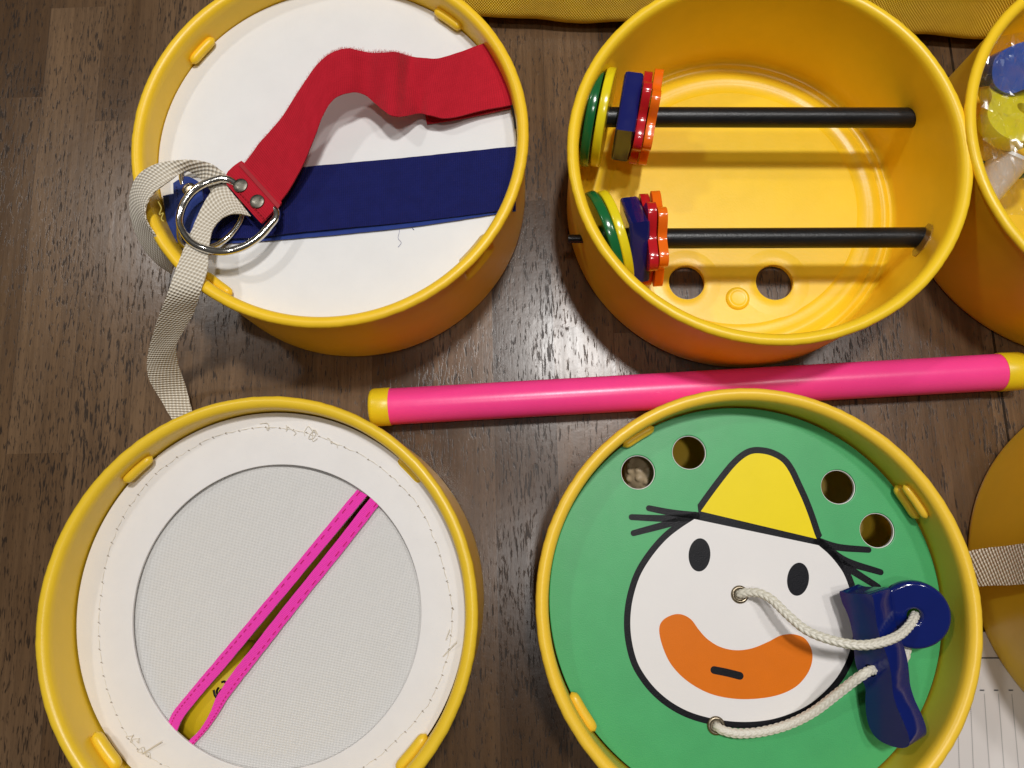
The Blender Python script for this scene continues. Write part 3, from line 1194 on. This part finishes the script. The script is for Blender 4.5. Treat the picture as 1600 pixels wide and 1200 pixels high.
# tangled loose ends
for cx_, cy_, n_, sp, rr in ((418, 668, 2, 12, 6), (452, 672, 2, 16, 6), (486, 678, 3, 9, 10), (520, 692, 2, 16, 3), (209, 1155, 3, 12, 7), (226, 1176, 3, 12, 8)):
    pts = []
    for k in range(n_ * 4):
        a = k * 1.15 * random.uniform(.8, 1.2) + cx_
        pts.append((cx_ + (k / (n_ * 4) - .5) * sp * n_ * .55 + math.cos(a) * rr * random.uniform(.3, 1), cy_ + math.sin(a) * rr * random.uniform(.3, 1) + (k / (n_ * 4) - .5) * sp * .8, .0010 + .0008 * random.random()))
    bm = bmesh.new()
    sweep(bm, cr(pl3w(pts), n_ * 20), .00018, 5)
    obj('loose_thread', bm, 'thread_white', rp)
for pts, r_ in (([(222, 1178, .0015), (252, 1159, .0035)], .00035), ([(692, 1026, .0012), (714, 1003, .004)], .00028), ([(697, 1000, .0012), (703, 984, .003)], .00028)):
    bm = bmesh.new()
    sweep(bm, pl3w(pts), r_, 5)
    obj('loose_thread', bm, 'thread_white', rp)

# yellow toy inside tub 3, seen through the slit
p = at(338, 1095, .045)
t = thing('yellow_toy', Vector((p.x, p.y, .0045)), 'yellow rounded toy with a drawn eye inside the slit tub', 'toy')
bm = bmesh.new()
bmesh.ops.create_uvsphere(bm, u_segments=40, v_segments=24, radius=1)
Mt = Matrix.Translation((p.x, p.y, .0285)) @ Matrix.Rotation(math.atan2(sd.y, sd.x), 4, 'Z') @ Matrix.Diagonal((.034, .026, .0245, 1))
bm.transform(Mt)
obj('body', bm, 'toy_duck', t, 80)
bm = bmesh.new()
def on_toy(px, py):
    # ray - ellipsoid
    I = Mt.inverted()
    o_, d_ = I @ CAM, (I.to_3x3() @ ray(px, py))
    a_, b_, c_ = d_.dot(d_), 2 * o_.dot(d_), o_.dot(o_) - 1
    disc = b_ * b_ - 4 * a_ * c_
    if disc < 0:
        return None
    return CAM + ray(px, py) * ((-b_ - math.sqrt(disc)) / (2 * a_))


for st in (((334, 1078), (336, 1086), (340, 1092)), ((346, 1066), (351, 1065), (355, 1070)), ((342, 1074), (339, 1080), (341, 1087))):
    P = [on_toy(*q) for q in st]
    if all(P):
        sweep(bm, cr(P, 10), .0007, 6)
P = on_toy(347, 1081)
if P:
    bmesh.ops.create_uvsphere(bm, u_segments=14, v_segments=10, radius=.0019, matrix=Matrix.Translation(P))
obj('eye', bm, 'print_black', t)

# ------------------------------------------------------------------ tub 4: green clown panel
c4 = TUB[4][0]
pl4 = Plane((c4.x, c4.y, ZP4), nx=.012, ny=-.01)
cp = thing('clown_panel', c4, 'round green panel printed with a clown face in a yellow hat', 'panel', M=pl4.M)
HL = [(997, 738), (1077, 707), (1310, 761), (1371, 829)]
hls = [circle2(*pl4.loc(x, y), .0101, 48) for x, y in HL]
bm = bmesh.new()
plate(bm, circle2(0, 0, inner_r(4, ZP4) - .0010, 200), hls, -.0030, 0, pl4.M, bevel=.0005)
obj('board', bm, 'green_panel', cp)
for x, y in HL:
    bm = bmesh.new()
    q = pl4.loc(x, y)
    lathe(bm, [(.0100, -.0030), (.01025, -.0026), (.01012, -.0010), (.0100, -.0009), (.0097, -.0010), (.0097, -.0030)], 48, pl4.world(q[0], q[1], 0) - Vector((0, 0, 0)), pl4.M.to_3x3().to_4x4(), close=True)
    obj('hole_edge', bm, 'white_ring', cp)


def inlay(name, pts, mat, h, parent=cp, k=6, z0=-.0004, sm=True, label=None):
    o2 = pl4.pts(smooth_loop(pts, k) if sm else pts, h)
    bm = bmesh.new()
    plate(bm, o2, (), z0, h, pl4.M)
    return obj(name, bm, mat, parent, label=label)


def stroke(bm, pts, wpx, h, taper=None):
    """rounded pen stroke of constant width as a thin plate"""
    P = cr([Vector((*pl4.loc(x, y, h), 0)) for x, y in pts], 24)
    w = wpx * (CAM_H - ZP4) / F_PX / 2 * 1.0
    L_, R_ = [], []
    n = len(P)
    for i in range(n):
        t_ = (P[min(i + 1, n - 1)] - P[max(i - 1, 0)]).normalized()
        nn = Vector((-t_.y, t_.x, 0))
        ww = w if taper is None else w * (taper[0] + (taper[1] - taper[0]) * i / (n - 1))
        L_.append(P[i] + nn * ww)
        R_.append(P[i] - nn * ww)
    t0 = (P[1] - P[0]).normalized()
    t1 = (P[-1] - P[-2]).normalized()

    def cap(p, t_, ww):
        a0_ = math.atan2(t_.x, -t_.y)
        return [(p.x + ww * math.cos(a0_ - PI * q / 8), p.y + ww * math.sin(a0_ - PI * q / 8)) for q in range(1, 8)]
    w0_ = w * (taper[0] if taper else 1)
    w1_ = w * (taper[1] if taper else 1)
    out = [(v.x, v.y) for v in L_] + cap(P[-1], t1, w1_) + [(v.x, v.y) for v in reversed(R_)] + cap(P[0], -t0, w0_)
    plate(bm, out, (), -.0004, h, pl4.M)


def offset_loop(pts, d):
    c_ = Vector((sum(p[0] for p in pts) / len(pts), sum(p[1] for p in pts) / len(pts)))
    out = []
    n = len(pts)
    for i in range(n):
        a, b = Vector(pts[i - 1]), Vector(pts[(i + 1) % n])
        t_ = (b - a).normalized()
        nn = Vector((t_.y, -t_.x))
        if (Vector(pts[i]) - c_).dot(nn) < 0:
            nn = -nn
        out.append(tuple(Vector(pts[i]) + nn * d))
    return out


FACE = [(1085, 811), (1062, 826), (1040, 844), (1018, 870), (1000, 900), (989, 935), (985, 968), (987, 1000), (995, 1032), (1008, 1056), (1027, 1079), (1052, 1099), (1082, 1114), (1120, 1124), (1160, 1128), (1200, 1125), (1235, 1115), (1265, 1100),
        (1290, 1079), (1310, 1055), (1324, 1028), (1332, 998), (1334, 965), (1330, 930), (1320, 900), (1308, 881), (1294, 865), (1279, 852)]
HAT = [(1095, 799), (1112, 775), (1130, 751), (1147, 730), (1162, 716), (1176, 709), (1192, 709), (1207, 713), (1222, 722), (1233, 737), (1243, 758), (1254, 782), (1264, 808), (1272, 832), (1276, 842)]


def loop_open(pts, k=5):
    """smooth open run closed by a straight edge"""
    P = cr([Vector((x, y, 0)) for x, y in pts], len(pts) * k)
    return [(v.x, v.y) for v in P]


bm = bmesh.new()
fo = loop_open(FACE)
ho = loop_open(HAT)
plate(bm, pl4.pts(offset_loop(fo, 10), .0002), (), -.0004, .00020, pl4.M)
plate(bm, pl4.pts(offset_loop(ho, 10), .0002), (), -.0004, .00022, pl4.M)
stroke(bm, [(1085, 805), (1150, 819), (1215, 834), (1279, 847)], 11, .00024)
obj('outline', bm, 'print_black', cp)
for pts, tp in (([(1092, 806), (1050, 801), (1014, 794)], (1.2, 1)), ([(1088, 808), (1040, 810), (987, 808)], (1.3, 1)), ([(1088, 806), (1035, 821), (990, 833)], (1.3, 1)),
                ([(1276, 845), (1310, 855), (1357, 859)], (1.3, 1)), ([(1280, 848), (1320, 876), (1376, 894)], (1.6, 1)), ([(1282, 850), (1318, 882), (1372, 917)], (1.6, 1)), ([(1276, 846), (1295, 862), (1312, 884)], (1.2, 1.2))):
    bm = bmesh.new()
    stroke(bm, pts, 9, .00026, tp)
    obj('hair_strand', bm, 'print_black', cp)
inlay('face', fo, 'print_white', .00034, sm=False)
inlay('hat', ho, 'print_yellow', .00036, sm=False)
inlay('mouth', [(1030, 985), (1035, 970), (1050, 961), (1065, 960), (1080, 968), (1092, 984), (1106, 999), (1126, 1011), (1150, 1016), (1175, 1013), (1200, 1003), (1220, 993), (1240, 991), (1258, 998), (1268, 1015), (1269, 1033), (1262, 1052), (1246, 1071), (1222, 1084),
                (1190, 1091), (1150, 1092), (1110, 1084), (1075, 1065), (1050, 1040), (1036, 1012)], 'print_orange', .00046)
bm = bmesh.new()
stroke(bm, [(1116, 1047), (1136, 1051), (1156, 1056)], 11, .00058)
obj('mouth_line', bm, 'print_black', cp)
for (x, y, a_) in ((1093, 867, .06), (1247, 905, .12)):
    el = []
    for k in range(40):
        q = 2 * PI * k / 40
        ex, ey = 17 * math.cos(q), 26 * math.sin(q)
        el.append((x + ex * math.cos(a_) - ey * math.sin(a_), y + ex * math.sin(a_) + ey * math.cos(a_)))
    inlay('eye', el, 'print_black', .00046, sm=False)
GR = [(1156, 929), (1119, 1134)]
for x, y in GR:
    bm = bmesh.new()
    q = pl4.loc(x, y, .0005)
    lathe(bm, [(.0030, -.0003), (.0031, .0010), (.0038, .0015), (.0046, .0013), (.0051, .0006), (.0051, -.0003)], 36, pl4.world(q[0], q[1], 0), pl4.M.to_3x3().to_4x4())
    lathe(bm, [(0, .0006), (.0031, .0006)], 24, pl4.world(q[0], q[1], 0), pl4.M.to_3x3().to_4x4())
    obj('grommet', bm, 'antique_brass', cp, 50)

# blue disc on the cord
n_d = Vector((-.20, -.16, 1)).normalized()
dc = at(1429, 962, .0685)
Md = n_d.to_track_quat('Z', 'Y').to_matrix().to_4x4()
Md.translation = dc
bm = bmesh.new()
plate(bm, circle2(0, 0, .0186, 96), [circle2(0, 0, .0036, 32)], -.0060, .0008, Md, bevel=.0022, segs=4)
tag(obj('toy_disc', bm, 'toy_blue', loc=dc, ang=75), 'glossy navy disc threaded on the white cord against the tub wall', 'toy disc')

# blue figure: an outline with real thickness, leaning against the wall
front = [(1312, 924), (1325, 927), (1345, 928), (1360, 929), (1365, 937), (1368, 960), (1372, 984), (1379, 1006), (1387, 1028), (1392, 1050), (1394, 1068), (1396, 1086), (1402, 1106), (1410, 1124), (1417, 1141), (1421, 1156), (1419, 1166), (1408, 1169), (1390, 1165), (1373, 1156), (1361, 1142), (1354, 1120), (1352, 1095),
         (1352, 1076), (1345, 1058), (1337, 1038), (1334, 1014), (1332, 990), (1325, 962), (1316, 942)]
nf = Vector((-.86, -.10, .50)).normalized()
of = at(1362, 1040, .0715)


def on_plane(px, py, o_, n_):
    d_ = ray(px, py)
    return CAM + d_ * ((o_ - CAM).dot(n_) / d_.dot(n_))


sm_ = smooth_loop(front, 7)
bm = bmesh.new()
Mf = nf.to_track_quat('Z', 'Y').to_matrix().to_4x4()
Mf.translation = of
If = Mf.inverted()
loc2 = [If @ on_plane(x, y, of, nf) for x, y in sm_]
hc = If @ on_plane(1359, 1048, of, nf)
plate(bm, [(v.x, v.y) for v in loc2], [circle2(hc.x, hc.y, .0034, 24)], -.0155, 0, Mf, bevel=.0008, segs=4)
tag(obj('toy_figure', bm, 'toy_blue', loc=of, ang=75), 'glossy navy wavy figure threaded on the white cord beside the disc', 'toy figure')

# braided cord
path = E3([(1156, 929, .0500), (1157, 928, .0545), (1168, 926, .0580), (1186, 927, .0620), (1206, 937, .0660), (1232, 962, .0715), (1262, 986, .0765), (1302, 1001, .0815), (1342, 1008, .0850), (1376, 1004, .0850), (1404, 993, .0810), (1421, 977, .0750), (1428, 965, .0700), (1429, 962, .0640),
           (1425, 975, .0580), (1418, 1005, .0585), (1412, 1030, .0600), (1395, 1042, .0620), (1372, 1046, .0680), (1359, 1048, .0745), (1350, 1053, .0768), (1334, 1064, .0745), (1306, 1086, .0690), (1270, 1113, .0630), (1232, 1132, .0590), (1192, 1143, .0575), (1155, 1146, .0570), (1132, 1142, .0560), (1121, 1136, .0540), (1118, 1134, .0500)])
path = even(cr(path, 800), .00030)


def braid(s, a):
    # plaits: columns of slanted strands, the slant turning from column to column
    v = a / (2 * PI) * 6
    k = math.floor(v)
    fv = v - k
    sg = 1 if k % 2 == 0 else -1
    p = abs(math.sin(PI * (s / .0033 + sg * fv * .8 + .4 * (k % 2)))) ** .7
    return .80 + .25 * p * (math.sin(PI * fv) ** .45 * .7 + .3)


bm = bmesh.new()
sweep(bm, path, .0025, 42, rfn=braid, uv=True)
tag(obj('braided_cord', bm, 'cord', loc=at(1200, 1000, ZP4), ang=80), 'white braided cord threaded through the clown panel and the navy toys', 'cord')

# bumpy ball inside tub 4
p = at(1016, 738, .030)
bm = bmesh.new()
bmesh.ops.create_icosphere(bm, subdivisions=5, radius=.0150, matrix=Matrix.Translation((p.x, p.y, .0200)))
ctr = Vector((p.x, p.y, .0200))
dirs = [Vector((random.gauss(0, 1), random.gauss(0, 1), random.gauss(0, 1))).normalized() for _ in range(70)]
for v in bm.verts:
    dd = (v.co - ctr).normalized()
    m_ = max(dd.dot(q) for q in dirs)
    v.co = ctr + dd * (.0150 + .0016 * max(0, 1 - (1 - m_) / .012))
tag(obj('bumpy_ball', bm, 'toy_beige', loc=ctr - Vector((0, 0, .015)), ang=80), 'beige bumpy ball seen through a hole of the green panel', 'ball')

# ------------------------------------------------------------------ tub 5: toys in a clear bag
def toy(name, bm, mat, ctr, label, cat='toy'):
    return tag(obj(name, bm, mat, loc=ctr, ang=50), label, cat, 'toys in the clear bag')


p = at(1578, 108, .058)
bm = bmesh.new()
Mq = Matrix.Translation(p) @ Matrix.Rotation(.35, 4, 'X') @ Matrix.Rotation(.3, 4, 'Z')
plate(bm, smooth_loop([(-.017, -.003), (-.012, .010), (0, .013), (.012, .012), (.03, .010), (.034, -.004), (.026, -.013), (0, -.015), (-.011, -.013)], 5), [circle2(.012, 0, .0035, 24)], -.007, .007, Mq, bevel=.002, segs=3)
toy('toy_block', bm, 'toy_light_blue', p, 'blue rounded toy block topmost in the clear bag')
p = at(1592, 178, .052)
bm = bmesh.new()
Mq = Matrix.Translation(p) @ Matrix.Rotation(-.25, 4, 'X') @ Matrix.Rotation(.25, 4, 'Y')
plate(bm, star(.030, .008, 3, 120, 1.2), [circle2(0, 0, .005, 24)], -.0045, .0045, Mq, bevel=.002, segs=3)
toy('toy_flower', bm, 'toy_lemon', p, 'lemon yellow petal shaped toy below the blue block in the bag')
p = at(1556, 212, .048)
bm = bmesh.new()
lathe(bm, [(0, .010), (.006, .0095), (.011, .007), (.0145, .002), (.0155, -.004), (.0145, -.010), (.011, -.014), (0, -.016)], 40, p, Matrix.Rotation(.5, 4, 'Y'))
toy('toy_dome', bm, 'toy_cream', p, 'cream yellow dome shaped toy in the clear bag')
p = at(1590, 236, .046)
bm = bmesh.new()
Mq = Matrix.Rotation(.5, 4, 'X') @ Matrix.Rotation(-.3, 4, 'Y')
ring_ = [p + (Mq @ Vector((.021 * math.cos(2 * PI * k / 60), .013 * math.sin(2 * PI * k / 60), 0))) for k in range(60)]
sweep(bm, ring_, .0048, 14, closed=True)
toy('toy_ring', bm, 'toy_dark_green', p, 'dark green loop shaped toy in the clear bag')
p = at(1560, 272, .040)
bm = bmesh.new()
lathe(bm, [(.007, -.018), (.0085, -.018), (.0095, -.016), (.0125, .010), (.014, .012), (.0135, .014), (.012, .014), (.0108, .011), (.0082, -.014), (0, -.0145)], 40, p, Matrix.Rotation(-.9, 4, 'X') @ Matrix.Rotation(.5, 4, 'Y'))
toy('toy_cup', bm, 'toy_white', p, 'small white cup shaped toy in the clear bag')
p = at(1596, 262, .046)
bm = bmesh.new()
sweep(bm, cr([at(1572, 270, .044), at(1590, 262, .047), at(1625, 256, .048)], 20), lambda u: .0032 + .0012 * (u < .08), 14)
toy('toy_stick', bm, 'toy_lemon', p, 'thin yellow stick toy lowest in the clear bag')
# crumpled film over them
bm = bmesh.new()
cpx = [(1536, 62), (1700, 30), (1720, 340), (1556, 335)]
NB = 30
rg = random.Random(11)
grid = []
for i in range(NB + 1):
    row = []
    for j in range(NB + 1):
        u = (i + (rg.uniform(-.38, .38) if 0 < i < NB else 0)) / NB
        v = (j + (rg.uniform(-.38, .38) if 0 < j < NB else 0)) / NB
        x = (cpx[0][0] * (1 - u) + cpx[1][0] * u) * (1 - v) + (cpx[3][0] * (1 - u) + cpx[2][0] * u) * v
        y = (cpx[0][1] * (1 - u) + cpx[1][1] * u) * (1 - v) + (cpx[3][1] * (1 - u) + cpx[2][1] * u) * v
        x += -14 * math.sin(PI * v) * (1 - u) * .9
        f1 = abs(mnoise.noise(Vector((u * 2.6, v * 4.2, 2.3)))) * 2 + abs(mnoise.noise(Vector((u * 6, v * 8, 7.3))))
        row.append(bm.verts.new(at(x, y, .066 + .0065 * f1 + rg.uniform(0, .0026))))
    grid.append(row)
for i in range(NB):
    for j in range(NB):
        q = (grid[i][j], grid[i + 1][j], grid[i + 1][j + 1], grid[i][j + 1])
        if rg.random() < .5:
            bm.faces.new((q[0], q[1], q[2]))
            bm.faces.new((q[0], q[2], q[3]))
        else:
            bm.faces.new((q[0], q[1], q[3]))
            bm.faces.new((q[1], q[2], q[3]))
bmesh.ops.recalc_face_normals(bm, faces=bm.faces)
tag(obj('plastic_bag', bm, 'clear_film', loc=at(1600, 190, .05), ang=32), 'crumpled clear plastic bag over toys in the right hand tub', 'bag')

# ------------------------------------------------------------------ strap beside tub 6
bm = bmesh.new()
ribbon(bm, E3([(1480, 872, .020), (1510, 862, .032), (1545, 856, .045), (1580, 852, .060), (1620, 846, .078), (1665, 838, .091), (1700, 836, .088)]),
       E3([(1490, 928, .018), (1516, 918, .030), (1548, 915, .043), (1582, 914, .058), (1622, 910, .076), (1668, 904, .090), (1702, 902, .087)]), .0014, 60, 8, wob=.0003)
tag(obj('webbing_strap', bm, 'webbing', loc=at(1560, 885, 0)), 'short off white webbing strap at the right edge beside the clown tub', 'strap')

# ------------------------------------------------------------------ printed sheet
pap = thing('paper_sheet', at(1560, 1150, 0), 'white printed form sheet with dotted lines under the clown tub', 'paper')
bm = bmesh.new()
q = [at(1452, 988, 0), at(1790, 984, 0), at(1800, 1420, 0), at(1480, 1430, 0)]
plate(bm, [(v.x, v.y) for v in q], (), .0006, .0010)
obj('sheet', bm, 'paper_sheet', pap)
bm = bmesh.new()


def bar(x0, y0, x1, y1, w):
    a, b = at(x0, y0, .0012), at(x1, y1, .0012)
    t_ = (b - a).normalized()
    nn = Vector((-t_.y, t_.x, 0)) * w / 2
    vs_ = [bm.verts.new(v) for v in (a - nn, b - nn, b + nn, a + nn)]
    bm.faces.new(vs_)


bar(1505, 1028, 1660, 1028, .0009)
for x in (1509, 1530, 1552, 1575, 1597):
    bar(x + 1, 1078.5, x + 8, 1078.5, .0008)
for (x0, x1) in ((1495, 1499), (1516, 1521), (1538, 1546), (1560, 1569), (1581, 1592), (1602, 1615)):
    for k in range(64):
        y = 1085 + k * 2.9
        x = x0 + (x1 - x0) * k / 40
        bar(x, y, x + .04, y + 1.3, .0005)
bmesh.ops.recalc_face_normals(bm, faces=bm.faces)
obj('printed_lines', bm, 'print_ink', pap)

# ------------------------------------------------------------------ yellow fabric bag beyond the tubs
e0, e1 = at(728, 23, .012), at(1640, 60, .012)
dx = (e1 - e0).normalized()
dy = Vector((-dx.y, dx.x, 0))
bm = bmesh.new()
lay = bm.loops.layers.uv.verify()
Lb = (e1 - e0).length
prof = [(.030, .001), (.010, .003), (.002, .007), (.0, .012), (.004, .022), (.012, .040), (.026, .080), (.036, .140), (.042, .200), (.048, .235), (.05, .25), (.11, .25), (.15, .23), (.18, .12), (.18, .001)]
prof = cr([Vector((a, 0, b)) for a, b in prof], 72)
n_u = 90
rows = []
for i in range(n_u + 1):
    u = -.045 + (Lb + .09) * i / n_u
    endk = min(1, min(i, n_u - i) / 6)
    row = []
    s = 0
    for k, v in enumerate(prof):
        if k:
            s += (v - prof[k - 1]).length
        z = v.z
        off = .0018 * mnoise.noise(Vector((u * 16, s * 30, .3))) + .0016 * mnoise.noise(Vector((u * 40, s * 50, 3.3)))
        zz = .01 + (z - .01) * (.75 + .25 * endk ** .5)
        p = e0 + dx * u + dy * (v.x + off)
        row.append((bm.verts.new((p.x, p.y, max(.001, zz + off))), (u * 100, s * 100)))
    rows.append(row)
for i in range(n_u):
    for k in range(len(prof) - 1):
        cell = (rows[i][k], rows[i + 1][k], rows[i + 1][k + 1], rows[i][k + 1])
        f = bm.faces.new([v for v, _ in cell])
        for lp, (_, c_) in zip(f.loops, cell):
            lp[lay].uv = c_
for row in (rows[0], rows[-1]):
    bm.faces.new([v for v, _ in row])
bmesh.ops.recalc_face_normals(bm, faces=bm.faces)
tag(obj('fabric_bag', bm, 'yellow_nylon', ang=70, loc=e0.lerp(e1, .5)), 'yellow woven fabric bag along the far edge behind the tubs', 'bag')

# ------------------------------------------------------------------ light
def lamp(name, loc, power, size, col, target=(.05, .08, 0)):
    ld = bpy.data.lights.new(name, 'AREA')
    ld.shape = 'DISK'
    ld.size = size
    ld.energy = power
    ld.color = col
    o = bpy.data.objects.new(name, ld)
    COL.objects.link(o)
    o.location = loc
    o.rotation_euler = (Vector(target) - Vector(loc)).to_track_quat('-Z', 'Y').to_euler()
    return o


WARM = (1, .978, .95)
lamp('ceiling_lamp', (.287, .633, 2.3), 27.5, .20, WARM)
lamp('ceiling_lamp', (.98, .46, 2.3), 8.5, .22, WARM)
lamp('ceiling_lamp', (-1.23, 1.24, 2.3), 9.5, .15, WARM)
lamp('ceiling_lamp', (.06, -.15, 2.3), 6.0, .15, WARM)

w = bpy.data.worlds.new('World')
S.world = w
w.use_nodes = True
nt = w.node_tree
bg = nt.nodes['Background']
tc = nt.nodes.new('ShaderNodeTexCoord')
sp = nt.nodes.new('ShaderNodeSeparateXYZ')
rp_ = nt.nodes.new('ShaderNodeValToRGB')
nt.links.new(tc.outputs['Generated'], sp.inputs[0])
nt.links.new(sp.outputs[2], rp_.inputs[0])
el = rp_.color_ramp.elements
el[0].position, el[0].color = 0.0, (.10, .085, .07, 1)
el[1].position, el[1].color = .8, (.48, .45, .41, 1)
nt.links.new(rp_.outputs[0], bg.inputs[0])
bg.inputs[1].default_value = .20

S.view_settings.view_transform = 'Standard'
S.view_settings.look = 'None'
S.view_settings.exposure = 0
S.view_settings.gamma = 1
S.view_settings.use_curve_mapping = False
S.render.engine = 'CYCLES'
S.cycles.max_bounces = 8
S.cycles.transparent_max_bounces = 12
S.cycles.caustics_reflective = False
S.cycles.caustics_refractive = False
